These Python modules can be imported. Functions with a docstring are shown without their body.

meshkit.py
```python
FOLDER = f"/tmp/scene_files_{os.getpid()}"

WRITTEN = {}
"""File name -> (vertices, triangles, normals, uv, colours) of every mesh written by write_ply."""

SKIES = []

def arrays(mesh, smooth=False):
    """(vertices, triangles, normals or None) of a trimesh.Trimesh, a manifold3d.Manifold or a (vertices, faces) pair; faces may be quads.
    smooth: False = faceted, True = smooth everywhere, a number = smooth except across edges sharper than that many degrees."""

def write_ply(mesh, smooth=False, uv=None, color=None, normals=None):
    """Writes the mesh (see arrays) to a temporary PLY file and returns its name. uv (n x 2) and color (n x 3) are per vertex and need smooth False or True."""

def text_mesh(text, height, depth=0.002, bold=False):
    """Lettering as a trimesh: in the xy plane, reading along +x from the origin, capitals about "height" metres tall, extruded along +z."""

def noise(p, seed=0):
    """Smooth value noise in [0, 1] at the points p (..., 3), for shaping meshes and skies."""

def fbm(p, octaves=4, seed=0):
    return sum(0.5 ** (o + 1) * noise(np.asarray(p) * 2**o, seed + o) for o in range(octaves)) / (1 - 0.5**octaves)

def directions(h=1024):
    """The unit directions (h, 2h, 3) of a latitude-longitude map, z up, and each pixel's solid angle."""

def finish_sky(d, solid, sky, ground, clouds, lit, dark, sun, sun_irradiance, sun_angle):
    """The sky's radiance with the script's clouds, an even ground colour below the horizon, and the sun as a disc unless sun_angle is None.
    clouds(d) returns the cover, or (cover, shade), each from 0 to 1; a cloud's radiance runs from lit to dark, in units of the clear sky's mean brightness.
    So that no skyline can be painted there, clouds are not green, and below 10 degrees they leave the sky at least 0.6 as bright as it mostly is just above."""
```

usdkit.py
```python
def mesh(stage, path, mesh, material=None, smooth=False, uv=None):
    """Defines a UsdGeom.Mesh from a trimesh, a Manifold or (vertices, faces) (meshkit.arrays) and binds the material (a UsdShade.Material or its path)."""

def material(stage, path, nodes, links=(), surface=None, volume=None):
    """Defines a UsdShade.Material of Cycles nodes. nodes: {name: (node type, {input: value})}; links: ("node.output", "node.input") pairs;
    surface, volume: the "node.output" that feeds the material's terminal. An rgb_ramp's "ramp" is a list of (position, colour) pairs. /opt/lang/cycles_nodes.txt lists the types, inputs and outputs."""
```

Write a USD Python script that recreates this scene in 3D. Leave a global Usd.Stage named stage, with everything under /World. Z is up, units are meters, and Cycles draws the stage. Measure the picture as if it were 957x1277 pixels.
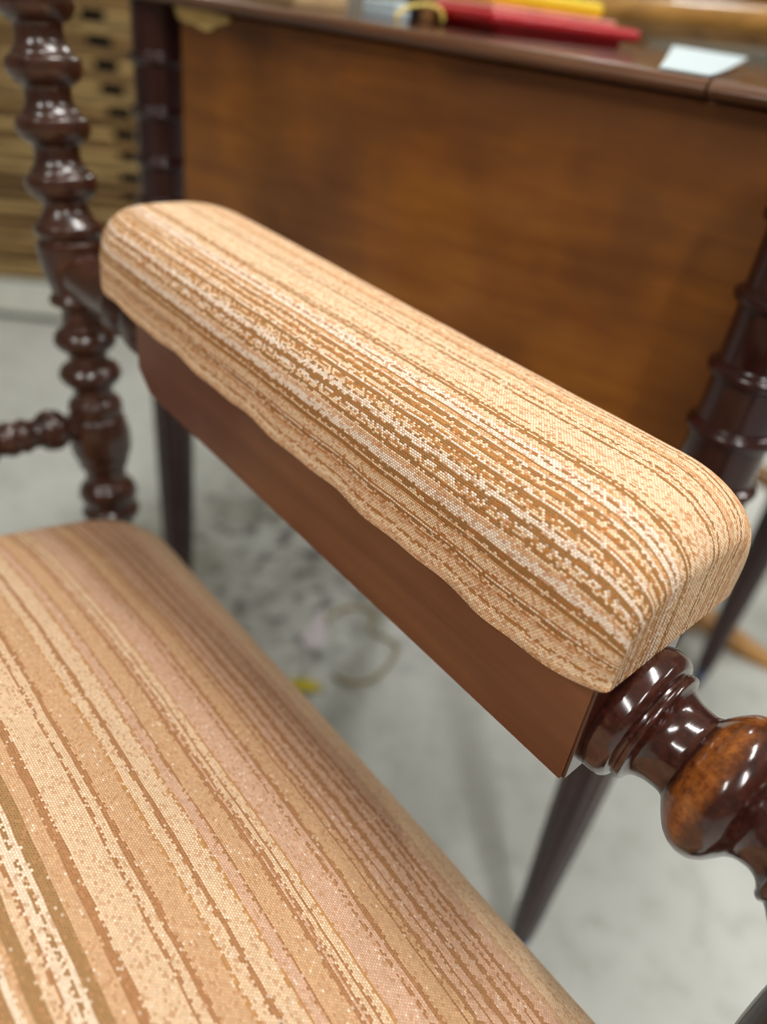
import math
import numpy as np
import trimesh
import usdkit, meshkit
from scipy.interpolate import PchipInterpolator
from shapely.geometry import Polygon
from pxr import Usd, UsdGeom, UsdLux, UsdShade, Gf, Sdf

stage = Usd.Stage.CreateInMemory()
UsdGeom.SetStageUpAxis(stage, "Z")
UsdGeom.SetStageMetersPerUnit(stage, 1.0)
UsdGeom.Xform.Define(stage, "/World")

# ------------------------------------------------------------------ camera
IMG_W, IMG_H, FPX = 957.0, 1277.0, 960.0
CAM = np.array([0.0, 0.0, 0.78])
RIGHT = np.array([0.9900, 0.0784, 0.1172])
DOWN = np.array([0.1410, -0.5503, -0.8230])
FWD = np.array([0.0, 0.8313, -0.5558])
cam = UsdGeom.Camera.Define(stage, "/World/camera")
HA = 36.0
cam.CreateHorizontalApertureAttr(HA)
cam.CreateVerticalApertureAttr(HA * IMG_H / IMG_W)
cam.CreateFocalLengthAttr(FPX / IMG_W * HA)
cam.CreateFStopAttr(5.6)
cam.CreateFocusDistanceAttr(0.270)
cam.CreateClippingRangeAttr(Gf.Vec2f(0.02, 100))
EXPOSURE = 0.0
cam.CreateExposureAttr(EXPOSURE)
_r = RIGHT / np.linalg.norm(RIGHT)
_f = FWD - _r * (FWD @ _r); _f /= np.linalg.norm(_f)
_u = np.cross(_r, _f)
cam.AddTransformOp().Set(Gf.Matrix4d(*_r, 0, *_u, 0, *(-_f), 0, *CAM, 1))

# ------------------------------------------------------------------ light: rows of fluorescent fittings on the shop ceiling
LAMPS = [(0.55, 0.65), (0.55, -1.7), (0.55, 4.6), (2.9, 0.65), (-1.6, -1.7), (-2.2, 4.6)]
LAMP_Z = 2.95
for k, (lx, ly) in enumerate(LAMPS):
    L = UsdLux.RectLight.Define(stage, f"/World/ceiling_lamp_light_{k:03d}")
    L.CreateWidthAttr(0.16); L.CreateHeightAttr(1.25)
    L.CreateIntensityAttr(76.0); L.CreateColorAttr(Gf.Vec3f(1.0, 0.985, 0.95))
    L.AddTranslateOp().Set(Gf.Vec3d(lx, ly, LAMP_Z - 0.03))

# ------------------------------------------------------------------ helpers
_used = {}
def free(parent, name):
    key = (parent, name); n = _used.get(key, -1) + 1; _used[key] = n
    return f"{parent}/{name}" if n == 0 else f"{parent}/{name}_{n:03d}"
def tag(p, label=None, cat=None, group=None, kind=None):
    p = p.GetPrim() if hasattr(p, "GetPrim") else p
    for k, v in (("label", label), ("category", cat), ("group", group), ("kind", kind)):
        if v: p.SetCustomDataByKey(k, v)
    return p
def thing(name, label, cat, loc=(0, 0, 0), group=None):
    x = UsdGeom.Xform.Define(stage, free("/World", name))
    x.AddTranslateOp().Set(Gf.Vec3d(*map(float, loc)))
    tag(x, label, cat, group)
    return x.GetPrim(), np.asarray(loc, float)
def obj(name, mesh, mat, parent=None, smooth=35, uv=None, label=None):
    """mesh in world coordinates; parent is a (prim, base point) pair or None"""
    base = np.zeros(3); path = "/World"
    if parent is not None:
        path = str(parent[0].GetPath()); base = parent[1]
    if isinstance(mesh, trimesh.Trimesh): v, f = mesh.vertices, mesh.faces
    else: v, f = mesh
    m = usdkit.mesh(stage, free(path, name), (np.asarray(v) - base, f), mat, smooth=(True if uv is not None else smooth), uv=uv)
    if label: tag(m, label)
    return (m.GetPrim(), base)
def grid_faces(n, m, close=False):
    i, j = np.meshgrid(np.arange(n - 1), np.arange(m if close else m - 1), indexing="ij")
    j2 = (j + 1) % m
    return np.stack([i * m + j, (i + 1) * m + j, (i + 1) * m + j2, i * m + j2], -1).reshape(-1, 4)
def tri(q):
    q = np.asarray(q); return np.vstack([q[:, [0, 1, 2]], q[:, [0, 2, 3]]])
def basis(d):
    d = np.asarray(d, float) / np.linalg.norm(d)
    a = np.cross(d, [0, 0, 1.0] if abs(d[2]) < .9 else [1.0, 0, 0]); a /= np.linalg.norm(a)
    return d, a, np.cross(d, a)
def lathe(o, d, prof, sides=48, step=0.0007, flute=None):
    """turned piece: axis from o along d, prof = (t, r) knots smoothly joined, closed at both ends"""
    d, a, b = basis(d)
    prof = np.asarray(prof, float)
    ts = np.unique(np.concatenate([np.arange(prof[0, 0], prof[-1, 0], step), prof[:, 0]]))
    rs = PchipInterpolator(prof[:, 0], prof[:, 1])(ts)
    ang = np.linspace(0, 2 * np.pi, sides, endpoint=False)
    rr = np.repeat(rs[:, None], sides, 1)
    if flute is not None: rr = rr * flute(ts[:, None], ang[None])
    v = o + ts[:, None, None] * d + rr[..., None] * (np.cos(ang)[None, :, None] * a + np.sin(ang)[None, :, None] * b)
    n = len(ts); f = tri(grid_faces(n, sides, True))
    v = np.vstack([v.reshape(-1, 3), o + ts[0] * d, o + ts[-1] * d])
    j = np.arange(sides); j2 = (j + 1) % sides
    f = np.vstack([f, np.c_[np.full(sides, n * sides), j, j2], np.c_[np.full(sides, n * sides + 1), (n - 1) * sides + j2, (n - 1) * sides + j]])
    m = trimesh.Trimesh(v, f, process=False)
    if m.volume < 0: m.invert()
    return m
def tube(points, r, sides=12, res=60, caps=True):
    p = np.asarray(points, float)
    k = np.r_[0, np.cumsum(np.linalg.norm(np.diff(p, axis=0), axis=1))]; k = k / k[-1]; q = np.linspace(0, 1, res)
    from scipy.interpolate import CubicSpline
    c = CubicSpline(k, p)(q) if len(p) > 2 else p[0] + q[:, None] * (p[1] - p[0])
    R = np.interp(q, np.linspace(0, 1, len(np.atleast_1d(r))), np.atleast_1d(r)) if np.ndim(r) else np.full(res, r)
    t = np.gradient(c, axis=0); t /= np.linalg.norm(t, axis=1)[:, None]
    up = np.array([0, 0, 1.0]) if abs(t[0, 2]) < .9 else np.array([1.0, 0, 0])
    a = np.cross(t, up); a /= np.linalg.norm(a, axis=1)[:, None]; b = np.cross(t, a)
    ang = np.linspace(0, 2 * np.pi, sides, endpoint=False)
    v = c[:, None] + R[:, None, None] * (np.cos(ang)[None, :, None] * a[:, None] + np.sin(ang)[None, :, None] * b[:, None])
    f = tri(grid_faces(res, sides, True))
    v = np.vstack([v.reshape(-1, 3), c[0], c[-1]]); j = np.arange(sides); j2 = (j + 1) % sides; n = res
    f = np.vstack([f, np.c_[np.full(sides, n * sides), j, j2], np.c_[np.full(sides, n * sides + 1), (n - 1) * sides + j2, (n - 1) * sides + j]])
    m = trimesh.Trimesh(v, f, process=False)
    if m.volume < 0: m.invert()
    return m
def prism(poly2d, o, ex, ey, ez, depth):
    """polygon in the (ex, ey) plane at o, pushed along ez by depth"""
    m = trimesh.creation.extrude_polygon(poly2d, depth, engine="earcut")
    v = o + m.vertices[:, :1] * ex + m.vertices[:, 1:2] * ey + m.vertices[:, 2:] * ez
    m = trimesh.Trimesh(v, m.faces, process=False)
    if m.volume < 0: m.invert()
    return m
def rbox(o, ex, ey, ez, sx, sy, sz, r=0.003, seg=4):
    """rounded box: corner o, axes ex ey ez, sizes; every edge rounded"""
    r = min(r, sx / 2.01, sy / 2.01, sz / 2.01)
    s = trimesh.creation.icosphere(2 if seg > 3 else 1, r).vertices
    c = np.array([(x, y, z) for x in (r, sx - r) for y in (r, sy - r) for z in (r, sz - r)])
    m = trimesh.convex.convex_hull((c[:, None] + s[None]).reshape(-1, 3))
    v = o + m.vertices[:, :1] * ex + m.vertices[:, 1:2] * ey + m.vertices[:, 2:] * ez
    m = trimesh.Trimesh(v, m.faces, process=False)
    if m.volume < 0: m.invert()
    return m
def join(ms): return trimesh.util.concatenate(ms)
X, Y, Z = np.eye(3)
def srgb(r, g, b):
    return tuple(((c / 255) / 12.92 if c / 255 <= .04045 else ((c / 255 + .055) / 1.055) ** 2.4) for c in (r, g, b))

# ------------------------------------------------------------------ materials
def mat(name, nodes, links, surface="p.BSDF"):
    return usdkit.material(stage, f"/World/Looks/{name}", nodes, links, surface=surface)
UsdGeom.Scope.Define(stage, "/World/Looks")
def wood(name, dark, light, grain=(1, 0, 0), scale=60, stretch=.06, rough=.3, coat=.0, spec=.5, bump=.1, blotch=(0, 0, 0), bl=0.0, contrast=(.3, .7)):
    """grain runs along the given direction"""
    g, a, b = basis(grain)
    n = {"geo": ("geometry", {}),
         "dg": ("vector_math", {"math_type": "dot_product", "vector2": tuple(g)}),
         "da": ("vector_math", {"math_type": "dot_product", "vector2": tuple(a)}),
         "db": ("vector_math", {"math_type": "dot_product", "vector2": tuple(b)}),
         "sg": ("math", {"math_type": "multiply", "value2": stretch}),
         "xyz": ("combine_xyz", {}),
         "n": ("noise_texture", {"scale": scale, "detail": 5.0, "roughness": .6, "distortion": .35}),
         "r": ("rgb_ramp", {"ramp": [(contrast[0], dark), (contrast[1], light)]}),
         "nb": ("noise_texture", {"scale": 9.0, "detail": 3.0}),
         "rb": ("rgb_ramp", {"ramp": [(.42, (0, 0, 0)), (.62, (1, 1, 1))]}),
         "mb": ("math", {"math_type": "multiply", "value2": bl}),
         "mx": ("mix", {"color2": blotch}),
         "nf": ("noise_texture", {"scale": scale * 8, "detail": 2.0}),
         "bump": ("bump", {"strength": bump, "distance": .0006}),
         "nr": ("map_range", {"from_min": .3, "from_max": .7, "to_min": rough * .75, "to_max": rough * 1.3}),
         "p": ("principled_bsdf", {"coat_weight": coat, "coat_roughness": .08, "specular_ior_level": spec})}
    l = [("geo.position", "dg.vector1"), ("geo.position", "da.vector1"), ("geo.position", "db.vector1"), ("dg.value", "sg.value1"),
         ("sg.value", "xyz.x"), ("da.value", "xyz.y"), ("db.value", "xyz.z"), ("xyz.vector", "n.vector"), ("n.fac", "r.fac"),
         ("geo.position", "nb.vector"), ("nb.fac", "rb.fac"), ("rb.color", "mb.value1"), ("mb.value", "mx.fac"), ("r.color", "mx.color1"),
         ("mx.color", "p.base_color"), ("xyz.vector", "nf.vector"), ("nf.fac", "bump.height"), ("bump.normal", "p.normal"),
         ("nb.fac", "nr.value"), ("nr.result", "p.roughness")]
    return mat(name, n, l)
def plain(name, col, rough=.5, metallic=0.0, noise=.12, scale=40.0, coat=0.0, spec=.5):
    d = tuple(c * (1 - noise) for c in col); e = tuple(min(1, c * (1 + noise)) for c in col)
    return mat(name, {"geo": ("geometry", {}), "n": ("noise_texture", {"scale": scale, "detail": 3.0}),
                      "r": ("rgb_ramp", {"ramp": [(.3, d), (.7, e)]}),
                      "p": ("principled_bsdf", {"roughness": rough, "metallic": metallic, "coat_weight": coat, "specular_ior_level": spec})},
               [("geo.position", "n.vector"), ("n.fac", "r.fac"), ("r.color", "p.base_color")])

# arm frame: A0 = inner lower corner of the rail's front end, ad = along the arm to the back, wd = outboard
A0 = np.array([0.0743, 0.1775, 0.5602])
ad = np.array([-0.7259, 0.6827, 0.0839]); ad /= np.linalg.norm(ad)
wd = np.array([0.6851, 0.7285, 0.0]); wd /= np.linalg.norm(wd)
def arm(s, w, u): return A0 + ad * s + wd * w + Z * u
# seat frame
az = math.radians(-46.0)
fd = np.array([math.cos(az), math.sin(az), 0.0])        # towards the chair's front
ld = np.array([math.sin(az), -math.cos(az), 0.0])       # towards the chair's other side
# table
LL = np.array([-.2425, .74, 0.0]); LR = np.array([.1935, .4135, 0.0])
PA = np.array([-.2521, .7286, 0.0]); PB = np.array([.2164, .4494, 0.0])
te = (PB - PA) / np.linalg.norm(PB - PA)                # along the table's near edge, to the right
tb = np.array([-te[1], te[0], 0.0])                     # to the table's back

mahog = wood("dark_turned_mahogany", srgb(34, 13, 9), srgb(78, 36, 24), (0, 0, 1), 55, .12, .2, .35, bump=.25)
post_w = wood("dark_turned_walnut", srgb(34, 17, 12), srgb(72, 41, 29), (-.09, .08, 1), 55, .12, .24, .25, bump=.2)
leg_w = wood("dark_table_mahogany", srgb(30, 10, 10), srgb(62, 26, 22), (0, 0, 1), 50, .1, .26, .2, spec=.4, bump=.15)
rail_w = wood("satin_mahogany_rail", srgb(92, 54, 30), srgb(120, 76, 48), ad, 70, .07, .42, .0, bump=.15, blotch=srgb(84, 36, 10), bl=.55)
leaf_w = wood("table_leaf_mahogany", srgb(124, 69, 18), srgb(162, 102, 36), te, 75, .12, .40, .1, bump=.1, blotch=srgb(88, 46, 12), bl=.65, contrast=(.25, .8))
edge_w = wood("table_edge_mahogany", srgb(62, 32, 14), srgb(108, 66, 32), te, 60, .1, .34, .15, bump=.35)
top_w = wood("table_top_mahogany", srgb(60, 30, 20), srgb(92, 52, 36), te, 60, .1, .16, .3, bump=.05)

# front turning: dark lacquer, worn to orange-brown along the ridge of the big bead
def worn_wood():
    n = {"geo": ("geometry", {}),
         "sub": ("vector_math", {"math_type": "subtract", "vector2": tuple(A0)}),
         "t": ("vector_math", {"math_type": "dot_product", "vector2": tuple(-ad)}),
         "band": ("rgb_ramp", {"ramp": [(.0, (0, 0, 0)), (.28, (0, 0, 0)), (.305, (1, 1, 1)), (.37, (.95, .95, .95)), (.415, (0, 0, 0)), (1, (0, 0, 0))]}),
         "ts": ("math", {"math_type": "multiply", "value2": 10.0}),
         "n1": ("noise_texture", {"scale": 45.0, "detail": 4.0, "roughness": .65}),
         "r1": ("rgb_ramp", {"ramp": [(.30, (0, 0, 0)), (.52, (1, 1, 1))]}),
         "mul": ("mix", {"mix_type": "multiply", "fac": 1.0}),
         "map": ("mapping", {"scale": (60, 60, 60)}),
         "n2": ("noise_texture", {"scale": 5.0, "detail": 6.0, "roughness": .7}),
         "dark": ("rgb_ramp", {"ramp": [(.3, srgb(32, 13, 11)), (.7, srgb(70, 33, 25))]}),
         "lite": ("rgb_ramp", {"ramp": [(.35, srgb(96, 46, 18)), (.65, srgb(160, 96, 42))]}),
         "mx": ("mix", {}),
         "bump": ("bump", {"strength": .05, "distance": .0006}),
         "p": ("principled_bsdf", {"roughness": .16, "coat_weight": .35, "coat_roughness": .1})}
    l = [("geo.position", "sub.vector1"), ("sub.vector", "t.vector1"), ("t.value", "ts.value1"), ("ts.value", "band.fac"),
         ("geo.position", "n1.vector"), ("n1.fac", "r1.fac"), ("band.color", "mul.color1"), ("r1.color", "mul.color2"),
         ("geo.position", "map.vector"), ("map.vector", "n2.vector"), ("n2.fac", "dark.fac"), ("n2.fac", "lite.fac"),
         ("dark.color", "mx.color1"), ("lite.color", "mx.color2"), ("mul.color", "mx.fac"), ("mx.color", "p.base_color"),
         ("n2.fac", "bump.height"), ("bump.normal", "p.normal")]
    return mat("worn_turned_mahogany", n, l)
worn = worn_wood()

# fabric: woven stripes. st.x runs along the warp, st.y across it, in metres
CREAM, TAN, BROWN, OLIVE, WHITE, ORANGE, PEACH, GOLD = (srgb(*c) for c in ((246, 224, 190), (222, 182, 134), (146, 102, 60), (142, 112, 70), (250, 240, 222), (214, 142, 80), (228, 190, 152), (180, 132, 78)))
def stripe_ramp(items, total):
    out, x = [], 0.0
    for wmm, c in items:
        out.append((min(x / total, 1), c)); x += wmm
    return out
def fabric(name, items, pitch, alt, flecks, weft, gap):
    """items: (millimetres, colour). alt: share of stitches that show the other yarn, flecks: share of white slubs, weft: colour between the stitches"""
    total = sum(i[0] for i in items)
    half = total / 2
    # two ramps so that the narrow stripes keep their edges
    first, second, x = [], [], 0.0
    for wmm, c in items:
        if x < half: first.append((x / half, c))
        if x + wmm > half: second.append((max(0.0, (x - half) / half), c))
        x += wmm
    T = total / 1000
    M = "math"
    n = {"uv": ("uvmap", {"attribute": "st"}), "s": ("separate_xyz", {}), "geo": ("geometry", {}),
         "wob": ("noise_texture", {"scale": 60.0, "detail": 2.0}), "wm": ("map_range", {"from_min": 0.0, "from_max": 1.0, "to_min": -.0007, "to_max": .0007}),
         "v": (M, {"math_type": "add"}),
         "iv": (M, {"math_type": "divide", "value2": pitch}), "fv": (M, {"math_type": "floor"}),
         "iu": (M, {"math_type": "divide", "value2": pitch * 1.42}),
         "hv": (M, {"math_type": "multiply", "value2": .5}), "iu2": (M, {"math_type": "add"}), "fu": (M, {"math_type": "floor"}),
         "cell": ("combine_xyz", {}), "wn": ("white_noise_texture", {"dimensions": "3D"}), "wc": ("separate_color", {}), "wrow": ("white_noise_texture", {"dimensions": "1D"}),
         # the stripe of a whole yarn, so that no yarn is split lengthwise
         "jit": ("map_range", {"from_min": 0.0, "from_max": 1.0, "to_min": .02, "to_max": .96}), "cell2": ("vector_math", {"math_type": "add", "vector2": (31.0, 7.0, 3.0)}), "wn2": ("white_noise_texture", {"dimensions": "3D"}), "jv": (M, {"math_type": "add"}),
         "yc": (M, {"math_type": "multiply", "value2": pitch}),
         "vn": (M, {"math_type": "divide", "value2": T * .5}), "vn2": (M, {"math_type": "subtract", "value2": 1.0}),
         "r1": ("rgb_ramp", {"ramp": first, "interpolate": False}), "r2": ("rgb_ramp", {"ramp": second, "interpolate": False}),
         "sel": (M, {"math_type": "greater_than", "value2": 1.0}), "base": ("mix", {}),
         "ca": (M, {"math_type": "less_than", "value2": alt}), "ma": (M, {"math_type": "multiply", "value2": .62}), "m1": ("mix", {"color2": weft}),
         "cf": (M, {"math_type": "less_than", "value2": flecks}), "mf": (M, {"math_type": "multiply", "value2": .5}), "m2": ("mix", {"color2": WHITE}),
         "ln": ("noise_texture", {"scale": 240.0, "detail": 1.0}),
         "val": ("map_range", {"from_min": 0.0, "from_max": 1.0, "to_min": .86, "to_max": 1.12}), "hsv": ("hsv", {}),
         "frv": (M, {"math_type": "fraction"}), "fru": (M, {"math_type": "fraction"}),
         "pv": (M, {"math_type": "multiply", "value2": math.pi}), "pu": (M, {"math_type": "multiply", "value2": math.pi}),
         "sv": (M, {"math_type": "sine"}), "su": (M, {"math_type": "sine"}), "hh": (M, {"math_type": "multiply"}),
         "yarn": ("map_range", {"from_min": .20, "from_max": .52, "to_min": 1 - gap, "to_max": 1.0, "clamp": True}),
         "gm": ("mix", {}), "gw": ("mix", {"fac": .32, "color1": weft}),
         "bump": ("bump", {"strength": .5, "distance": .0005}),
         "p": ("principled_bsdf", {"roughness": .85, "specular_ior_level": .2})}
    l = [("uv.UV", "s.vector"), ("geo.position", "wob.vector"), ("wob.fac", "wm.value"), ("s.y", "v.value1"), ("wm.result", "v.value2"),
         ("v.value", "iv.value1"), ("iv.value", "fv.value1"), ("s.x", "iu.value1"), ("fv.value", "hv.value1"), ("iu.value", "iu2.value1"), ("hv.value", "iu2.value2"),
         ("iu2.value", "fu.value1"), ("fu.value", "cell.x"), ("fv.value", "cell.y"), ("cell.vector", "wn.vector"), ("wn.color", "wc.color"), ("fv.value", "wrow.w"),
         ("cell.vector", "cell2.vector1"), ("cell2.vector", "wn2.vector"), ("wn2.value", "jit.value"), ("fv.value", "jv.value1"), ("jit.result", "jv.value2"), ("jv.value", "yc.value1"), ("yc.value", "vn.value1"), ("vn.value", "vn2.value1"), ("vn.value", "r1.fac"), ("vn2.value", "r2.fac"), ("vn.value", "sel.value1"), ("sel.value", "base.fac"),
         ("r1.color", "base.color1"), ("r2.color", "base.color2"), ("wc.r", "ca.value1"), ("ca.value", "ma.value1"), ("ma.value", "m1.fac"), ("base.color", "m1.color1"),
         ("wc.g", "cf.value1"), ("cf.value", "mf.value1"), ("mf.value", "m2.fac"), ("m1.color", "m2.color1"), ("wc.b", "val.value"), ("val.result", "hsv.value"), ("m2.color", "hsv.color"),
         ("iv.value", "frv.value1"), ("iu2.value", "fru.value1"), ("frv.value", "pv.value1"), ("fru.value", "pu.value1"), ("pv.value", "sv.value1"), ("pu.value", "su.value1"),
         ("sv.value", "hh.value1"), ("su.value", "hh.value2"), ("hh.value", "yarn.value"), ("yarn.result", "gm.fac"),
         ("hsv.color", "gm.color2"), ("hsv.color", "gw.color2"), ("gw.color", "gm.color1"), ("gm.color", "p.base_color"), ("hh.value", "bump.height"), ("bump.normal", "p.normal")]
    return mat(name, n, l)
C_, T_, B_, O_, W_, R_, P_, G_ = CREAM, TAN, BROWN, OLIVE, WHITE, ORANGE, PEACH, GOLD
PAD_STRIPES = [(3.0, P_), (3.6, C_), (.9, G_), (4.4, C_), (1.6, P_), (1.0, G_), (1.0, C_), (1.4, O_), (1.0, W_), (1.0, G_), (4.2, C_), (1.0, T_), (1.8, O_), (1.0, C_), (2.6, O_), (3.8, W_), (1.6, P_), (1.0, C_), (2.0, O_), (1.0, C_),
               (1.0, G_), (1.0, W_), (2.4, O_), (2.6, W_), (1.0, O_), (1.0, C_), (1.0, G_), (1.0, C_), (2.2, O_), (1.0, W_), (1.0, G_), (1.8, C_), (1.0, O_), (1.0, G_), (1.8, C_), (2.2, O_), (1.0, W_), (1.6, T_), (1.0, O_), (3.0, W_),
               (1.0, O_), (2.8, W_), (1.0, T_), (2.6, C_), (2.2, O_), (1.0, C_), (1.2, O_), (3.4, C_), (1.0, G_), (7.4, C_), (1.0, P_), (6.0, C_), (1.3, O_), (3.0, C_), (1.2, O_), (4.4, C_), (1.2, T_), (3.0, C_),
               (1.2, O_), (2.8, P_), (1.2, T_), (3.5, C_), (1.2, G_), (3.0, C_), (1.4, O_), (4.0, C_), (1.2, T_), (6.0, P_), (1.2, G_), (8.0, C_), (2.0, T_), (10.0, C_), (1.2, O_), (14.0, C_), (1.2, T_), (14.0, C_)]
SEAT_STRIPES = [(50.0, C_), (1.0, T_), (7.0, C_), (1.2, T_), (6.0, P_), (2.4, B_), (2.0, P_), (1.8, B_), (3.0, P_), (2.4, B_), (4.6, P_), (3.0, B_), (3.0, P_), (1.4, B_), (3.0, P_), (2.4, B_), (2.4, T_), (1.2, B_), (7.0, T_), (2.6, B_), (2.0, P_), (1.3, B_),
                (9.5, P_), (.9, G_), (3.5, C_), (1.2, B_), (1.3, C_), (1.3, B_), (1.3, P_), (2.8, B_), (7.5, T_), (2.4, B_), (3.6, P_), (1.2, G_), (7.0, C_), (2.4, B_), (3.6, C_), (1.0, G_), (9.0, T_), (2.6, B_), (3.6, C_), (1.2, B_),
                (11.0, C_), (2.8, B_), (5.0, T_), (4.4, O_), (2.0, W_), (1.4, O_), (2.2, W_), (1.6, B_), (3.0, C_), (4.6, O_), (2.0, T_), (2.0, W_), (3.2, O_), (1.6, T_), (2.2, W_), (3.0, B_), (2.0, C_), (4.0, O_), (3.0, G_), (6.0, C_),
                (3.0, B_), (12.0, T_), (2.0, B_), (10.0, P_), (3.0, B_), (14.0, T_), (2.0, B_), (8.0, P_), (2.0, G_), (16.0, T_), (3.0, B_), (12.0, P_), (2.0, B_), (20.0, T_), (3.0, B_), (14.0, P_), (2.0, B_), (26.0, C_), (2.0, B_), (30.0, T_), (3.0, B_), (90.0, C_)]
pad_cloth = fabric("striped_arm_cloth", PAD_STRIPES, .00090, .18, .03, srgb(184, 114, 58), 1.0)
seat_cloth = fabric("striped_seat_cloth", [(a_ * (.8 if c_ is BROWN else 1.0), srgb(156, 110, 72) if c_ is BROWN else srgb(210, 174, 150) if c_ is PEACH else srgb(206, 169, 131) if c_ is TAN else srgb(226, 199, 166) if c_ is CREAM else srgb(238, 220, 196) if c_ is WHITE else c_) for a_, c_ in SEAT_STRIPES], .00082, .12, .02, srgb(182, 132, 92), 1.0)

# concrete
def concrete(name="worn_concrete", c0=srgb(164, 166, 160), c1=srgb(204, 206, 201)):
    n = {"geo": ("geometry", {}),
         "n1": ("noise_texture", {"scale": 1.6, "detail": 6.0, "roughness": .6}), "r1": ("rgb_ramp", {"ramp": [(.3, c0), (.7, c1)]}),
         "n2": ("noise_texture", {"scale": 26.0, "detail": 4.0, "roughness": .6}), "r2": ("rgb_ramp", {"ramp": [(.25, (.78, .78, .76)), (.5, (1, 1, 1))]}),
         "m": ("mix", {"mix_type": "multiply", "fac": 1.0}),
         # black-speckled staining, plus grime that also paints in shade under the table
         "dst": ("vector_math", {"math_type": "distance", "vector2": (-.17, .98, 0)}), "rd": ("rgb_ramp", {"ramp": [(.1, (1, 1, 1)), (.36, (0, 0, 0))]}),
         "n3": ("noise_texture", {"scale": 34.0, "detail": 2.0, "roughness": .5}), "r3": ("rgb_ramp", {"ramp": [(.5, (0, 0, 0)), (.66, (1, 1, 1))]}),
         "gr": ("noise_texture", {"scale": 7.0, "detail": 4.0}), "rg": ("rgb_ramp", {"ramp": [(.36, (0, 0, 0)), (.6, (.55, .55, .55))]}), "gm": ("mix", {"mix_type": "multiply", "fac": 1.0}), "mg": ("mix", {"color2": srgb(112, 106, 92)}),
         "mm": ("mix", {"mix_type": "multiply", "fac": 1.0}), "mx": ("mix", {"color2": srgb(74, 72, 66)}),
         "bump": ("bump", {"strength": .15, "distance": .002}),
         "p": ("principled_bsdf", {"roughness": .38})}
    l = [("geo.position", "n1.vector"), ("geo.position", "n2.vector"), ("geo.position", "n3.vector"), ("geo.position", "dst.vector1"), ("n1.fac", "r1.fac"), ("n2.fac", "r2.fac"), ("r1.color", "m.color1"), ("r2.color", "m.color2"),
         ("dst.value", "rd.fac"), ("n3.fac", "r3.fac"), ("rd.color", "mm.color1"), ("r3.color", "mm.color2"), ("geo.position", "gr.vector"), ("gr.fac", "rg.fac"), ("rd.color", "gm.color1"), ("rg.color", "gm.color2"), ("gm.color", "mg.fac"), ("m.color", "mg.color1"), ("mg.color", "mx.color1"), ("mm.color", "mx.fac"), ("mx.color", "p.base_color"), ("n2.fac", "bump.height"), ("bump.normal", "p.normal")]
    return mat(name, n, l)
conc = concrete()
pale_conc = concrete("pale_concrete", srgb(196, 200, 190), srgb(218, 221, 212))
wall_m = plain("painted_wall", srgb(128, 122, 110), .7, noise=.04, scale=3)
ceil_m = plain("white_ceiling", srgb(226, 224, 218), .8, noise=.03, scale=3)
joint_m = plain("dark_joint_filler", srgb(52, 50, 44), .9)

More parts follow.
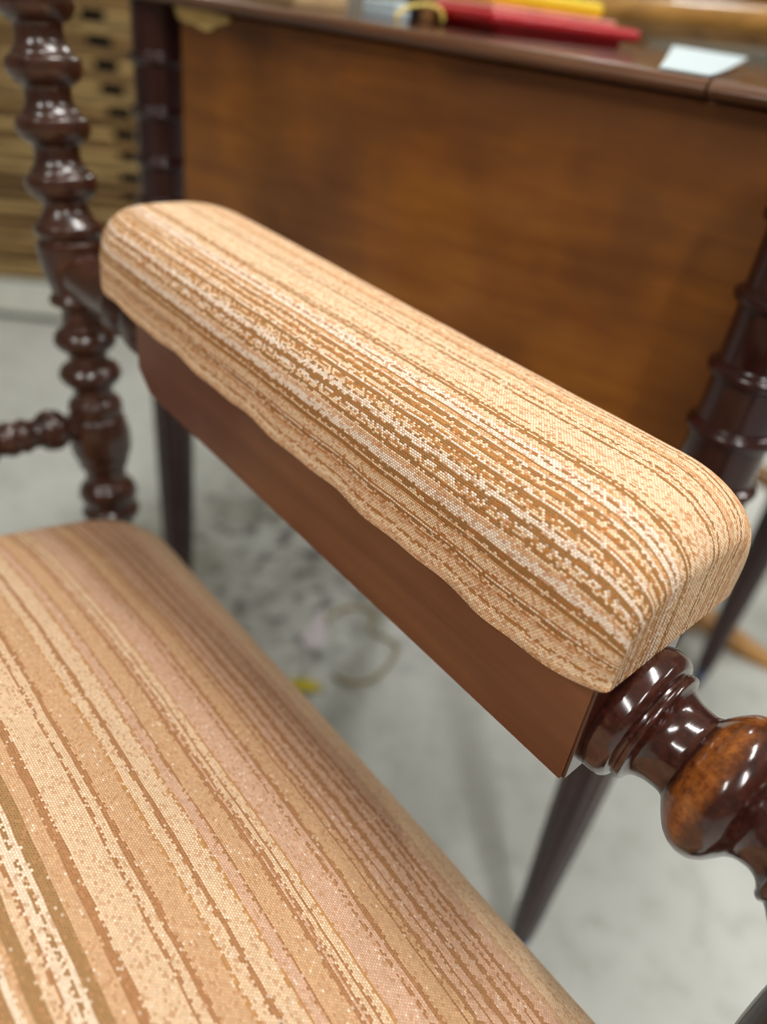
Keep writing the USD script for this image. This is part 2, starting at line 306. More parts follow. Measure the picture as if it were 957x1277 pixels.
# ------------------------------------------------------------------ the room
RX0, RX1, RY0, RY1, RH = -4.2, 5.2, -3.8, 6.8, 3.0
fl = tag(UsdGeom.Xform.Define(stage, "/World/floor"), kind="structure"); FL = (fl, np.zeros(3))
jo = np.array([-.9565, 1.8237]); jd = np.array([.147, .0134]); jd /= np.linalg.norm(jd)
yl, yr = jo[1] + (RX0 - jo[0]) * jd[1] / jd[0], jo[1] + (RX1 - jo[0]) * jd[1] / jd[0]
g = .026
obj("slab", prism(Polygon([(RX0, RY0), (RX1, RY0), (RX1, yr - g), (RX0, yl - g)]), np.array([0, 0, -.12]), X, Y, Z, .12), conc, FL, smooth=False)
obj("slab", prism(Polygon([(RX0, yl + g), (RX1, yr + g), (RX1, RY1), (RX0, RY1)]), np.array([0, 0, -.12]), X, Y, Z, .12), pale_conc, FL, smooth=False)
obj("joint_filler", prism(Polygon([(RX0, yl - g), (RX1, yr - g), (RX1, yr + g), (RX0, yl + g)]), np.array([0, 0, -.12]), X, Y, Z, .112), joint_m, FL, smooth=False)
def struct(name, mesh, m): tag(obj(name, mesh, m, smooth=False)[0], kind="structure")
def box(x0, y0, z0, x1, y1, z1): return trimesh.creation.box(bounds=[(x0, y0, z0), (x1, y1, z1)])
struct("wall_back", box(RX0 - .1, RY1, -.12, RX1 + .1, RY1 + .1, RH), wall_m)
struct("wall_front", box(RX0 - .1, RY0 - .1, -.12, RX1 + .1, RY0, RH), wall_m)
struct("wall_left", box(RX0 - .1, RY0, -.12, RX0, RY1, RH), wall_m)
struct("wall_right", box(RX1, RY0, -.12, RX1 + .1, RY1, RH), wall_m)
struct("ceiling", box(RX0 - .1, RY0 - .1, RH, RX1 + .1, RY1 + .1, RH + .1), ceil_m)

# ------------------------------------------------------------------ the armchair
SB = np.array([-.1720, .4478, 0.0])                        # back corner of the seat on the near-table side
chair = thing("armchair", "turned wood armchair with orange and cream striped seat and padded arms", "armchair", SB + fd * .24 + ld * .25)
MIRR_O = SB + ld * .27                                   # the chair's middle plane
def mirror(m):
    v = np.asarray(m.vertices); dd = (v - MIRR_O) @ ld
    r = trimesh.Trimesh(v - 2 * dd[:, None] * ld, np.asarray(m.faces)[:, ::-1], process=False)
    return r

def pad_mesh():
    K = .87
    s0, s1, w0, W0, W1, ub0, ub1, h0, h1, nn = [k for k in (-.004 * K, .3955 * K, -.008 * K, .1188 * K, .1076 * K, .0520 * K, .0500 * K, .0584 * K, .046 * K, 3.5)]
    L = s1 - s0; rn, rf = .034, .030
    tt = np.linspace(0, np.pi, 97)
    tt = tt + .0 * np.sin(2 * tt)
    qs = np.unique(np.concatenate([rn / L * (1 - np.cos(np.linspace(0, np.pi / 2, 16))), np.linspace(rn / L, 1 - rf / L, 70), 1 - rf / L * (1 - np.cos(np.linspace(np.pi / 2, 0, 18)))]))
    rows = []
    def row(q, kw, kh, du=0.0, sq=0.0):
        W = (W0 + (W1 - W0) * q) * kw; h = (h0 + (h1 - h0) * q)
        c = w0 + (W0 + (W1 - W0) * q) / 2
        co, si = np.cos(np.pi - tt), np.sin(tt)
        cx = np.sign(co) * np.abs(co) ** (2 / nn); sy = np.abs(si) ** (2 / nn)
        ub = ub0 + (ub1 - ub0) * q + (.0007 * np.sin(q * 37) + .0005 * np.sin(q * 71 + 1)) * (1 - np.minimum(1, si * 2.2)) ** 2 + du
        # the upholstery is a little lumpy
        s = s0 + L * q
        uu = ub + h * kh * sy * (1 - sq)
        bulge = 1 + .010 * np.sin(q * 9 + 1.0) * si
        return A0 + ad * s + (c + cx * W / 2 * bulge)[:, None] * wd + uu[:, None] * Z
    # front end: the cloth runs over the top and down the end face
    q0 = 0.0
    for k in np.linspace(1, 0, 22)[:-1]:
        rows.append(row(q0, .80 + .0 * k, .62 * (1 - k) , 0.0))
    for q in qs:
        dn, df = q * L, (1 - q) * L
        en = math.sqrt(max(0, 1 - max(0, 1 - dn / rn) ** 2)); ef = math.sqrt(max(0, 1 - max(0, 1 - df / rf) ** 2))
        rows.append(row(q, (.80 + .2 * en) * (.52 + .48 * ef), (.62 + .38 * en) * (.45 + .55 * ef), .017 * (1 - ef)))
    for k in np.linspace(0, 1, 14)[1:]:
        rows.append(row(1.0, .52 * (1 - .25 * k), .45 * (1 - k), .017))
    V = np.array(rows)
    n, m = V.shape[:2]
    mid = m // 2
    du = np.r_[0, np.cumsum(np.linalg.norm(np.diff(V[:, mid], axis=0), axis=1))]
    rr = n // 2
    dv = np.r_[0, np.cumsum(np.linalg.norm(np.diff(V[rr], axis=0), axis=1))]
    uv = np.stack(np.meshgrid(du, dv, indexing="ij"), -1).reshape(-1, 2)
    f = tri(grid_faces(n, m))
    nz = meshkit.fbm(V.reshape(-1, 3) * 38, 3, 5) - .5
    v = V.reshape(-1, 3)
    t = trimesh.Trimesh(v, f, process=False)
    if (t.face_normals[:, 2].mean()) < 0: f = f[:, ::-1]; t = trimesh.Trimesh(v, f, process=False)
    v = v + t.vertex_normals * (nz * .0007)[:, None]
    # underside
    edge = np.r_[np.arange(n) * m, (np.arange(n) * m + m - 1)[::-1]]
    cidx = len(v); v = np.vstack([v, arm(L * .5, W0 / 2 - .004, ub0 + .001)]); uv = np.vstack([uv, [0, 0]])
    e2 = np.roll(edge, -1)
    f = np.vstack([f, np.c_[np.full(len(edge), cidx), e2, edge]])
    return (v, f), uv, dv[-1]
(pv, pf), puv, per = pad_mesh()
PAD_SCALE = sum(i[0] for i in PAD_STRIPES) / 1000 / per
puv[:, 1] *= PAD_SCALE
obj("arm_pad", (pv, pf), pad_cloth, chair, uv=puv)

RAIL_L, RAIL_H = .300, .0470
obj("rail_end", rbox(arm(-.0012, .0006, .0006), ad, wd, Z, .0016, .0568, .0456, .0006, 2), mahog, chair, label="dark stained front end of the arm rail")
sec = [(0, 0), (RAIL_L - .012, .0), (RAIL_L, .010), (RAIL_L, RAIL_H), (0, RAIL_H)]
rail = prism(Polygon(sec).buffer(-.0012).buffer(.0012), arm(0, 0, 0), ad, Z, wd, .058)
obj("arm_rail", rail, rail_w, chair, smooth=25)

# turned front end of the arm
front_prof = [(-.004, .0), (-.0039, .018), (-.003, .0225), (0, .0252), (.004, .0266), (.008, .0264), (.0108, .0245), (.0118, .0222), (.0126, .0222), (.0138, .0226), (.0150, .0222), (.0158, .0203), (.0168, .0188), (.019, .0174), (.0225, .0165), (.0265, .0163), (.0288, .0170),
              (.0300, .0186), (.0325, .0218), (.036, .0252), (.0395, .0269), (.0425, .0274), (.0455, .0269), (.0490, .0248), (.0520, .0210), (.0545, .0178), (.0575, .0163), (.0605, .0160), (.0635, .0168), (.0655, .0188), (.0662, .0206), (.0680, .0216), (.0695, .0210), (.0702, .0214),
              (.0735, .0245), (.078, .0272), (.083, .0270), (.088, .0240), (.092, .0190), (.096, .0165), (.102, .0160), (.105, .0200), (.109, .0215), (.113, .0200), (.1135, .0)]
fo = arm(0, .0305, .0200)
front = lathe(fo, -ad, front_prof, 64, .0004)
obj("turned_arm_end", front, worn, chair, smooth=40, label="turned arm end with the finish worn orange on its largest bead")

# back post
PQ = np.array([-.2024, .4639, .4471]); PD = np.array([-.0849, .0799, .9932]); PD /= np.linalg.norm(PD)
def beads(t0, n, pitch):
    out = []
    for k in range(n):
        t = t0 + pitch * k
        out += [(t, .0128), (t + .0035, .0134), (t + .0048, .0160), (t + .0085, .0196), (t + .0125, .0208), (t + .0165, .0204), (t + .0182, .0190), (t + .0188, .0172), (t + .0205, .0164), (t + .0235, .0142), (t + .0270, .0130)]
    return out
post_prof = [(-.05, .018), (-.035, .0195), (-.022, .0135), (-.0165, .0135), (-.0125, .0190), (-.007, .0204), (-.0035, .0185), (-.0015, .0178), (.001, .0186), (.0065, .0203), (.0125, .0188), (.0175, .0148), (.0215, .0140), (.026, .0145), (.0285, .0160), (.0315, .0172), (.0345, .0172),
             (.0365, .0185), (.044, .0204), (.0525, .0207), (.060, .0196), (.0655, .0180), (.0668, .0168), (.0685, .0176), (.074, .0180), (.0785, .0165), (.0815, .0132), (.086, .0128), (.0885, .0135), (.0915, .0175), (.097, .0203), (.1025, .0180), (.106, .0132), (.1105, .0124),
             (.1130, .0135), (.1155, .0175), (.1205, .0200), (.126, .0180), (.1295, .0135), (.134, .0124), (.1400, .0122), (.1430, .0138), (.1450, .0178), (.1475, .0184), (.1500, .0172), (.1518, .0158), (.1545, .0163), (.162, .0185), (.171, .0200), (.1805, .0205), (.1835, .0200), (.1848, .0182),
             (.1865, .0190), (.1895, .0204), (.1925, .0200), (.1950, .0178), (.1985, .0150)] + beads(.2035, 12, .0305) + [(.5695, .0128), (.575, .018), (.59, .022), (.605, .018), (.612, .006), (.613, .0)]
post = lathe(PQ, PD, [(-.0501, 0.0)] + post_prof, 48, .0006)
obj("back_post", post, post_w, chair, smooth=40)
obj("back_post", mirror(post), post_w, chair, smooth=40)
leg_prof = [(-.4472 / .9932, 0.0), (-.45, .012), (-.43, .018), (-.41, .021), (-.39, .016), (-.36, .014), (-.33, .02), (-.30, .024), (-.26, .018), (-.20, .016), (-.16, .022), (-.12, .022), (-.0502, .019), (-.05, 0.0)]
bl = lathe(PQ, np.array([.02, -.02, 1.0]), leg_prof, 32, .003)
bl.vertices[:, 2] = np.maximum(bl.vertices[:, 2], 0)
obj("back_leg", bl, post_w, chair, smooth=40); obj("back_leg", mirror(bl), post_w, chair, smooth=40)

# turned joint between rail and back post
jc = arm(RAIL_L, .029, .0215)
jt = PQ + PD * .166
jl = np.linalg.norm(jt - jc); jdv = (jt - jc) / jl
joint = lathe(jc, jdv, [(-.008, 0), (-.0079, .0225), (0, .0228), (.004, .0215), (.008, .0200), (.016, .0215), (.024, .0228), (.031, .0222), (.036, .0195), (.0385, .0165), (.041, .0170), (.047, .0195), (.054, .0200), (.060, .0180), (jl - .012, .0150), (jl - .004, .0140), (jl, 0.0)], 48, .0006)
obj("turned_arm_joint", joint, post_w, chair, smooth=40)

# lower back rail, turned
rs = PQ + PD * .0625
re = rs + ld * .50 + Z * 0.0
span = np.linalg.norm(re - rs); rd = (re - rs) / span
rp = [(.016, 0), (.0161, .0085), (.022, .0085), (.0245, .0115), (.031, .0140), (.037, .0132), (.041, .0100), (.044, .0092), (.0475, .0105), (.050, .0118), (.054, .0102), (.057, .0115), (.060, .0118)]
t = .060
while t < span - .075:
    rp += [(t + .004, .0102), (t + .0075, .0098), (t + .0105, .0128), (t + .0145, .0142), (t + .0185, .0128), (t + .0215, .0102)]; t += .0215
rp += [(span - .04, .012), (span - .02, .009), (span - .016, 0)]
lower_rail = lathe(rs, rd, rp, 36, .0007)
obj("lower_back_rail", lower_rail, post_w, chair, smooth=40)
ct = PQ + PD * .56
crest = lathe(ct, ld, [(.012, 0), (.0121, .012), (.03, .012), (.05, .022), (.09, .016), (.25, .024), (.41, .016), (.45, .022), (.47, .012), (.487, .012), (.488, 0)], 36, .002)
obj("crest_rail", crest, post_w, chair, smooth=40)

# front supports of the arms, out of the picture's lower right corner
fe = fo - ad * .105
sup_prof = [(0, 0), (.0002, .016), (.03, .02), (.06, .014), (.09, .021), (.12, .014), (.15, .021), (.19, .014), (.23, .022), (.30, .022), (.34, .014), (.40, .024), (.46, .016), (.52, .022), (.5995, .014)]
hz = fe[2] - .012
sp = [(t_ / .5995 * hz, r_) for t_, r_ in sup_prof] + [(hz + .0005, 0.0)]
support = lathe(np.array([fe[0], fe[1], 0.0]), Z, sp, 36, .002)
obj("front_leg", support, post_w, chair, smooth=40)
obj("front_leg", mirror(support), post_w, chair, smooth=40)
obj("arm_rail", mirror(rail), rail_w, chair, smooth=25); obj("turned_arm_end", mirror(front), mahog, chair, smooth=40); obj("turned_arm_joint", mirror(joint), post_w, chair, smooth=40)
pm = mirror(trimesh.Trimesh(pv, pf, process=False))
obj("arm_pad", (pm.vertices, pm.faces), pad_cloth, chair, uv=puv)

# seat cushion
SW, SD, SR = .515, .50, .045
def seat_mesh():
    from shapely.geometry import box as sbox
    ring = sbox(SR, SR, SW - SR, SD - SR).buffer(SR, 24).exterior
    nb = 420
    B = np.array([ring.interpolate(k / nb, normalized=True).coords[0] for k in range(nb)])
    c = np.array([SW / 2, SD / 2])
    NB = B - np.array([ring.interpolate((k - 1) / nb, normalized=True).coords[0] for k in range(nb)])
    nrm = np.c_[NB[:, 1], -NB[:, 0]]; nrm /= np.linalg.norm(nrm, axis=1)[:, None]
    if ((B - c) * nrm).sum() < 0: nrm = -nrm
    rho = np.concatenate([np.linspace(0.02, .72, 40), 1 - (1 - .72) * (1 - np.linspace(0, 1, 40)[1:]) ** 1.6])
    rows, uvs = [], []
    R1, ZE, ZC = .030, .464, .0568
    for q in rho:
        P = c + (B - c) * q
        dx = np.minimum(P[:, 0], SW - P[:, 0]); dy = np.minimum(P[:, 1], SD - P[:, 1])
        dd = np.linalg.norm(B - P, axis=1) * .8
        dd = np.minimum(dd, np.minimum(dx, dy)) if q < .97 else dd
        e = np.clip(dd / R1, 0, 1)
        z = ZE - .028 + .028 * np.sqrt(1 - (1 - e) ** 2)
        a_ = np.clip(1 - ((P[:, 0] / SW - .5) / .5) ** 2, 0, 1); b_ = np.clip(1 - ((P[:, 1] / SD - .5) / .5) ** 2, 0, 1)
        z = z + ZC * a_ ** .8 * b_ ** .65 * 1.5
        rows.append(np.c_[P, z]); ext = (1 - np.sqrt(np.clip(dd / R1, 0, 1))) * .012
        uvs.append(np.c_[P[:, 1], P[:, 0]] + ext[:, None] * nrm[:, ::-1])
    zl = rows[-1][:, 2]
    for k in np.linspace(0, 1, 8)[1:]:
        P = B + nrm * .004 * math.sin(k * math.pi)
        rows.append(np.c_[P, zl - .048 * k]); uvs.append(np.c_[B[:, 1], B[:, 0]] + (.012 + .048 * k) * nrm[:, ::-1])
    V = np.array(rows); UV = np.array(uvs)
    n = len(rows)
    f = tri(grid_faces(n, nb, True))
    v = V.reshape(-1, 3); uv = UV.reshape(-1, 2)
    v = np.vstack([v, [c[0], c[1], rows[0][:, 2].mean()], [c[0], c[1], rows[-1][:, 2].mean()]]); uv = np.vstack([uv, c[::-1], c[::-1]])
    j = np.arange(nb); j2 = (j + 1) % nb
    f = np.vstack([f, np.c_[np.full(nb, n * nb), j, j2], np.c_[np.full(nb, n * nb + 1), (n - 1) * nb + j2, (n - 1) * nb + j]])
    # local (across, depth from back) -> world
    vw = SB + v[:, :1] * ld + v[:, 1:2] * fd + v[:, 2:] * Z
    vw[:, 2] += (meshkit.fbm(vw * 16, 3, 2) - .5) * .004
    t_ = trimesh.Trimesh(vw, f, process=False)
    if t_.volume < 0: f = f[:, ::-1]
    uv = uv + np.array([0, .03])
    return (vw, f), uv
smesh, suv = seat_mesh()
obj("seat_cushion", smesh, seat_cloth, chair, uv=suv)
obj("seat_frame", rbox(SB + ld * .012 + fd * .012 + Z * .315, ld, fd, Z, SW - .024, SD - .024, .065, .006), rail_w, chair)

# ------------------------------------------------------------------ the table
TT, TU = .7625, .7535
table = thing("drop_leaf_table", "mahogany drop leaf table with bamboo turned legs beside the striped armchair", "table", (LL + LR) / 2 + tb * .25)
def bamboo_flute(z0):
    def f(t_, a_):
        k = np.clip((z0 - .012 - t_) / .03, 0, 1)
        return 1 - .09 * k * np.abs(np.cos(a_ * 6)) ** .5
    return f
def table_leg(p, ring_s=1.0):
    pr = [(.035, 0.0), (.0351, .0095), (.05, .0125), (.10, .0140), (.24, .0190), (.39, .0214), (.50, .0232), (.545, .0236), (.552, .0236)]
    for zc in (.561, .596, .631, .671, .7115):
        pr += [(zc - .0052, .0222), (zc - .0042, .0232), (zc - .0020, .0260), (zc + .0008, .0264), (zc + .0030, .0250), (zc + .0042, .0230), (zc + .0060, .0222)]
    pr += [(TU - .0005, .0222), (TU, 0.0)]
    return lathe(p, Z, pr, 96, .0008, bamboo_flute(.556))
BACK = tb * .494
caster_m = plain("steel_caster", srgb(70, 76, 104), .3, .6)
for p in (LL, LR, np.array([.487, .832, 0.0]), np.array([.487, .832, 0.0]) + (LL - LR)):
    lg = obj("leg", table_leg(p), leg_w, table, smooth=40)
    obj("caster", join([lathe(p, Z, [(.012, 0), (.0121, .006), (.026, .007), (.028, .011), (.038, .011), (.0381, 0)], 20, .002),
                        lathe(p + np.array([.0, .0, .012]) - te * .007, te, [(0, 0), (.0001, .011), (.002, .012), (.012, .012), (.014, .011), (.0141, 0)], 20, .002)]), caster_m, lg, label="small steel caster under the leg")
# panel below the near edge
pl0 = np.array([-.2078, .7022, 0.0]) - te * .007; plen = float((PB - pl0) @ te) + .012
side = rbox(pl0 + Z * .545, te, tb, Z, plen, .012, .2065, .0015)
obj("side_panel", side, leaf_w, table, smooth=30)
# top with a rounded moulded edge, in two boards with a joint
ts0 = PA - tb * .017 - te * .055
TLEN, TDEP = float((PB - PA) @ te) + .16, .62
TPR = [(.0045, 0), (.0015, .0012), (0, .0040), (.0012, .0068), (.0050, .0088)]
def strip(pr, x0, x1): return prism(Polygon(pr), ts0 + te * x0 + Z * TU, tb, Z, te, x1 - x0)
jx = float((np.array([.1384, .4773, 0]) - ts0) @ te)
for x0_, x1_ in ((0, jx - .0008), (jx + .0008, TLEN)):
    tb_ = obj("top_board", strip([(.0080, 0), (.0080, .0090), (TDEP - .006, .0090), (TDEP - .001, .0078), (TDEP, .0045), (TDEP - .002, .001), (TDEP - .006, 0)], x0_, x1_), top_w, table, smooth=30)
    obj("edge_moulding", strip(TPR + [(.0078, .0090), (.0078, 0)], x0_, x1_), edge_w, tb_, smooth=40)
# frame rails under the top
for a_, b_ in ((np.array([.487, .832, 0.0]), LR), (LL, LL - LR + np.array([.487, .832, 0.0])), (np.array([.487, .832, 0.0]), np.array([.487, .832, 0.0]) + (LL - LR))):
    e_ = (b_ - a_); l_ = np.linalg.norm(e_); e_ /= l_; s_ = np.cross(Z, e_)
    obj("frame_rail", rbox(a_ + e_ * .02 - s_ * .009 + Z * .60, e_, s_, Z, l_ - .04, .018, TU - .60, .002), leg_w, table)
# torn paper left along the top of the panel
tp = pl0 - tb * .0022
pts = [(-.004, .012), (.0, .004), (.012, .002), (.014, .003), (.022, .001), (.030, -.001), (.036, .0), (.040, .003), (.052, .006), (.058, .008), (.054, .011), (.03, .012)]
paper_m = plain("yellowed_paper", srgb(222, 190, 122), .8, noise=.15)
obj("torn_paper", prism(Polygon(pts), tp + Z * (TU - .0135), te, Z, tb, .0012), paper_m, table, label="strip of torn yellowed paper under the table edge")

# ------------------------------------------------------------------ things on the table
def on_top(x, y): return np.array([x, y, TT])
red_m = plain("red_plastic", srgb(178, 28, 38), .3, noise=.06); yel_m = plain("yellow_plastic", srgb(236, 200, 40), .35, noise=.06); grn_m = plain("green_plastic", srgb(92, 146, 60), .4)
pnk_m = plain("pale_pink_plastic", srgb(226, 150, 136), .35)
ra, rb = np.array([.032, .699, TT]), np.array([.158, .790, TT])
re_ = (rb - ra); rl = np.linalg.norm(re_); re_ /= rl; rn_ = np.array([-re_[1], re_[0], 0])
tray = thing("plastic_tray", "red plastic tray with a rounded rim on the dark table top", "tray", (ra + rb) / 2)
obj("base", rbox(ra + re_ * .006 + rn_ * .006, re_, rn_, Z, rl - .016, .11, .0065, .003), red_m, tray)
obj("rim", rbox(ra + Z * .0060 - re_ * .004, re_, rn_, Z, rl + .010, .12, .0100, .0045), red_m, tray)
ybx = thing("plastic_box_lid", "yellow plastic lid lying on the red tray", "lid", (ra + rb) / 2 + Z * .0161)
obj("skirt", rbox(ra + Z * .0160 + re_ * .004 + rn_ * .012, re_, rn_, Z, rl - .02, .10, .0038, .0018), pnk_m, ybx, label="pale pink lower edge")
obj("plate", rbox(ra + Z * .0197 + re_ * .010 + rn_ * .020, re_, rn_, Z, rl - .035, .09, .0115, .004), yel_m, ybx)
gb = thing("plastic_block", "small green plastic block on the yellow lid", "block", ra + re_ * (rl * .62) + rn_ * .06 + Z * .0312)
gm = rbox(ra + re_ * (rl * .45) + rn_ * .04 + Z * .0312, re_, rn_, Z, rl * .36, .05, .010, .003); obj("block", gm, grn_m, gb)

white_m = plain("reflection_white", srgb(184, 198, 202), .55, noise=.02)
def rp_(px, py, y):
    d_ = RIGHT * ((px - 478.5) / FPX) + DOWN * ((py - 638.5) / FPX) + FWD
    return CAM + d_ * (y / d_[1])
# sheet added in place of a reflection in the table top; curls up behind
na, nb_, fa_, fb_ = np.array([.116, .500, TT + .0006]), np.array([.140, .4858, TT + .0006]), np.array([.178, .74, .7710]), np.array([.226, .70, .7705])
gu, gv = np.meshgrid(np.linspace(0, 1, 12), np.linspace(0, 1, 14), indexing="ij")
sh = (na * (1 - gu[..., None]) + nb_ * gu[..., None]) * (1 - gv[..., None]) + (fa_ * (1 - gu[..., None]) + fb_ * gu[..., None]) * gv[..., None]
sh[..., 2] = TT + .0006 + (sh[..., 2] - TT - .0006) * gv ** .6
gq = tri(grid_faces(12, 14)); sv_ = np.vstack([sh.reshape(-1, 3), sh.reshape(-1, 3) + Z * .0009])
bd = np.r_[np.arange(14), np.arange(1, 12) * 14 + 13, (11 * 14 + np.arange(13))[::-1], (np.arange(1, 11) * 14)[::-1]]; bn = np.roll(bd, -1)
wpm = trimesh.Trimesh(sv_, np.vstack([gq[:, ::-1], gq + 168, np.c_[bd, bn, bn + 168], np.c_[bd, bn + 168, bd + 168]]), process=False); wpm.fix_normals()
wt = obj("reflection_sheet", wpm, white_m, smooth=False)[0]; tag(wt, "pale sheet in place of a bright reflection in the dark table top right of the red tray", "paper")
# far left of the table top: pale block for a reflection, a black tin, a clip with a yellow ribbon
pb = plain("reflection_pale_blue", srgb(196, 214, 222), .5, noise=.02)
blk = plain("black_plastic", srgb(22, 22, 26), .35); tanb = plain("tan_cardboard", srgb(190, 160, 118), .7, noise=.08)
def rp_(px, py, y):
    d_ = RIGHT * ((px - 478.5) / FPX) + DOWN * ((py - 638.5) / FPX) + FWD
    return CAM + d_ * (y / d_[1])
o_ = on_top(-.075, .745)  # pale block added where the polished top mirrors something white
bp = rbox(o_, te, tb, Z, .034, .06, .012, .0015); t_ = obj("reflection_block", bp, pb)[0]; tag(t_, "pale blue block in place of a reflection in the table top beside the yellow ribbon", "paper")
o_ = on_top(-.200, .765)
bt = rbox(o_, te, tb, Z, .085, .07, .011, .002); t_ = obj("cardboard_box", bt, tanb)[0]; tag(t_, "flat tan cardboard box on the table top in front of a black tin", "box")
o_ = on_top(-.150, .815)
bt = rbox(o_, te, tb, Z, .035, .04, .028, .003); t_ = obj("tin", bt, blk)[0]; tag(t_, "small black tin standing on the table top behind the tan cardboard box", "tin")
ck = thing("bottle_stopper", "small black and brown stopper standing left of the red tray", "stopper", on_top(-.030, .754))
obj("cap", lathe(on_top(-.0345, .750), Z, [(0, 0), (.0001, .006), (.002, .0065), (.020, .0065), (.022, .005), (.0225, 0)], 24, .001), blk, ck)
obj("sleeve", lathe(on_top(-.0235, .756), Z, [(0, 0), (.0001, .007), (.002, .0078), (.018, .0075), (.022, .006), (.0225, 0)], 24, .001), plain("brown_cork", srgb(124, 84, 44), .6), ck)
ribbon_m = plain("yellow_ribbon", srgb(222, 196, 96), .5)
rib = tube([rp_(494, 24, .715), rp_(502, 13, .72), rp_(518, 7, .727), rp_(536, 7, .732), rp_(548, 12, .735), rp_(552, 27, .737)], .0016, 10, 60)
rib.vertices[:, 2] += max(0, TT + .0002 - rib.vertices[:, 2].min()); t_ = obj("ribbon", rib, ribbon_m)[0]; tag(t_, "yellow ribbon arching over the stopper next to the red tray", "ribbon")

# ------------------------------------------------------------------ rattan chair beyond the table
rat = wood("varnished_rattan", srgb(132, 88, 36), srgb(196, 146, 76), (.8, -.5, 0), 40, .2, .3, .25, bump=.2)
node_m = wood("rattan_binding", srgb(96, 58, 22), srgb(150, 100, 48), (0, 0, 1), 60, .5, .45, .0)
rc = thing("rattan_chair", "rattan chair with thick varnished poles behind the dark table", "chair", (.55, 1.1, 0))
p0, p1 = rp_(690, 13, 1.50), rp_(1090, 49, 1.08)
obj("arm_pole", tube([p0, p1], .0245, 24, 40), rat, rc, smooth=60)
q0, q1 = rp_(690, -42, 1.56), rp_(1090, 2, 1.20)
obj("arm_pole", tube([q0, q1], .026, 24, 40), rat, rc, smooth=60)
l0, l1 = rp_(862, 757, .965), rp_(1090, 930, .82)
obj("rung", tube([l0, l1], .0185, 24, 40), rat, rc, smooth=60)
m0, m1 = rp_(915, 568, 1.02), rp_(1090, 690, .92)
obj("rung", tube([m0, m1], .014, 24, 40), rat, rc, smooth=60)
for lo_, mid_, hi_, top_ in ((l1, m1, p1, q1), (l0, m0, p0, q0)):           # bent uprights that the poles and rungs are bound to
    foot = lo_ + (lo_ - mid_) * ((lo_[2] - .0058) / (mid_[2] - lo_[2]))
    up_ = tube([foot, lo_, mid_, hi_], .0165, 24, 80)
    up_.vertices[:, 2] = np.maximum(up_.vertices[:, 2], 0)
    obj("upright", up_, rat, rc, smooth=60)
    obj("strut", tube([hi_, top_], .013, 16, 12), rat, rc, smooth=60)
    for c_, r_ in ((lo_, .0225), (mid_, .0205), (hi_, .029)):
        obj("binding", lathe(c_ - Z * .016, Z, [(0, .0), (.0001, r_ - .003), (.004, r_), (.008, r_ - .0015), (.012, r_), (.016, r_ - .0015), (.020, r_), (.024, r_ - .0015), (.028, r_), (.0319, r_ - .003), (.032, 0)], 20, .001), node_m, rc)

# ------------------------------------------------------------------ woven bamboo screen, left background
slat_ms = [wood(f"bamboo_slat_{k}", srgb(*a_), srgb(*b_), X, 30, .15, .4, .1) for k, (a_, b_) in enumerate((((104, 76, 38), (152, 120, 70)), ((90, 64, 30), (136, 102, 56)), ((122, 94, 52), (180, 150, 96))))]
dark_m = plain("dark_lining", srgb(26, 20, 12), .9)
sx = np.array([.985, .17, 0.0]); sx /= np.linalg.norm(sx); sn = np.array([-sx[1], sx[0], 0])
so = np.array([-1.36, 1.93, 0.0])
scr = thing("bamboo_screen", "woven bamboo slat screen with a diagonal line of gaps behind the chair", "screen", so + sx * .5)
obj("lining", rbox(so + sn * .030 + Z * .02, sx, sn, Z, 1.0, .01, 1.02, .002), dark_m, scr)
rng = np.random.default_rng(4)
PIT = .0245
for k in range(40):
    zc = .045 + k * PIT
    gx = .618 - max(0.0, zc - .37) * .23                        # the gaps climb to the left
    hh = .0205 + rng.uniform(-.002, .002); yo = rng.uniform(-.003, .003); m_ = slat_ms[rng.integers(3)]
    def slat(x0, x1, yy):
        obj("slat", rbox(so + sx * x0 + sn * (yy + yo) + Z * (zc - hh / 2), sx, sn, Z, x1 - x0, .009, hh, .0035, 2), m_, scr)
    if k % 2: slat(0.0, gx - .027, 0.0); slat(gx + .027, 1.0, 0.0)
    else: slat(0.0, 1.0, .008 + 0 * yo)
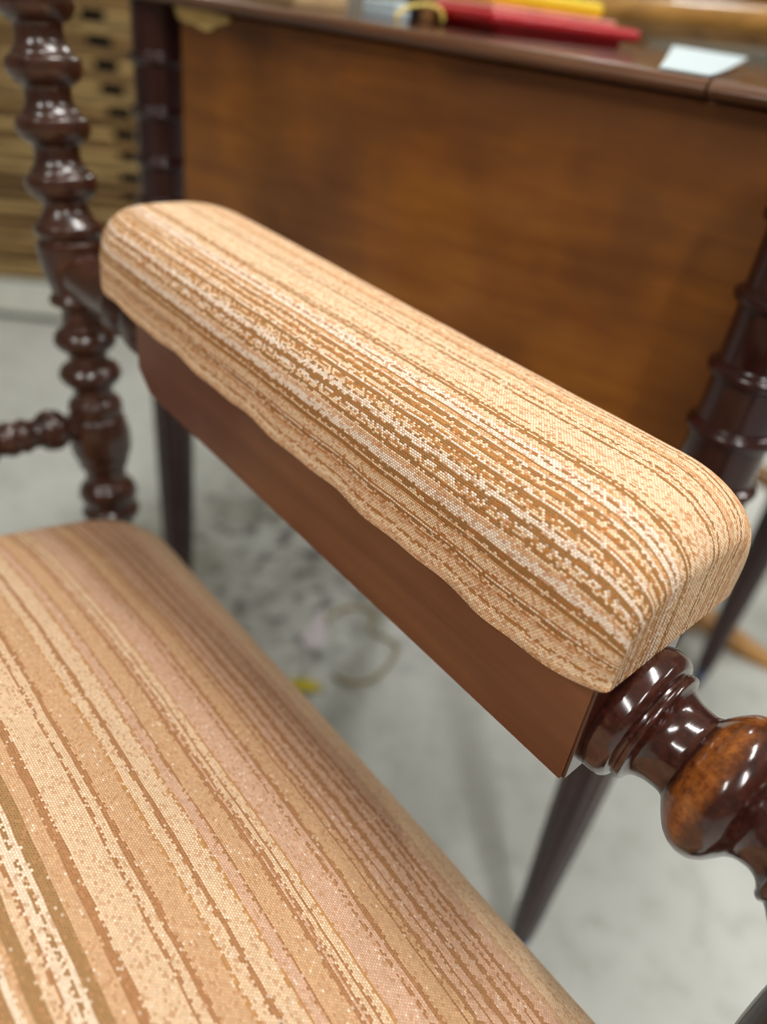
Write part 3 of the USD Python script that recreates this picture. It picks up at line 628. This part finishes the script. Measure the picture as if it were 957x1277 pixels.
for x_ in (-.012, .99):
    obj("frame_pole", tube([so + sx * x_ + sn * .012, so + sx * x_ + sn * .012 + Z * 1.06], .016, 16, 10), slat_ms[1], scr)

# ------------------------------------------------------------------ litter on the floor
def floor_px(px, py, z=0.0):
    d_ = RIGHT * ((px - 478.5) / FPX) + DOWN * ((py - 638.5) / FPX) + FWD
    return CAM + d_ * ((z - CAM[2]) / d_[2])
tissue = plain("white_tissue", srgb(246, 238, 244), .8, noise=.05)
b = trimesh.creation.icosphere(4, 1.0); v = b.vertices.copy()
n_ = meshkit.fbm(v * 2.6 + 7, 4, 3)
v *= (.72 + .6 * n_)[:, None]; v *= [.016, .013, .012]
up = np.clip(v[:, 2] / .012, 0, 1.4) ** 2.2
v[:, 2] += up * .040 ; v[:, 0] = v[:, 0] * (1 - .68 * np.clip(up, 0, 1)) + .007 * np.clip(up, 0, 1.2)
c_ = np.array([-.0716, .800, 0]); v[:, 2] -= v[:, 2].min(); t_ = obj("tissue", trimesh.Trimesh(v + c_, b.faces, process=False), tissue)[0]; tag(t_, "crumpled white tissue on the concrete floor under the table", "tissue")
leafp = np.array([(0, 0), (.010, .007), (.022, .009), (.034, .005), (.041, -.001), (.030, -.008), (.016, -.010), (.006, -.006)])
leafp = leafp * 1.3; lm = prism(Polygon(leafp), np.array([-.100, .722, .0006]), X, Y, Z, .0012); lm = lm.subdivide().subdivide(); lm.vertices[:, 2] += .25 * np.abs(lm.vertices[:, 1] - .722)
t_ = obj("fallen_leaf", lm, plain("yellow_leaf", srgb(186, 168, 20), .6, noise=.2), smooth=40)[0]; tag(t_, "yellow fallen leaf on the floor near the crumpled tissue", "leaf")
cp = [floor_px(*q, .003) for q in ((405, 778), (423, 762), (451, 757), (468, 766), (463, 786), (480, 795), (494, 803), (488, 824), (466, 846), (440, 852), (418, 842))]
t_ = obj("cord", tube(cp, .0024, 10, 120), plain("olive_cord", srgb(150, 132, 74), .8), smooth=60)[0]; tag(t_, "thin olive cord curled on the floor right of the tissue", "cord")
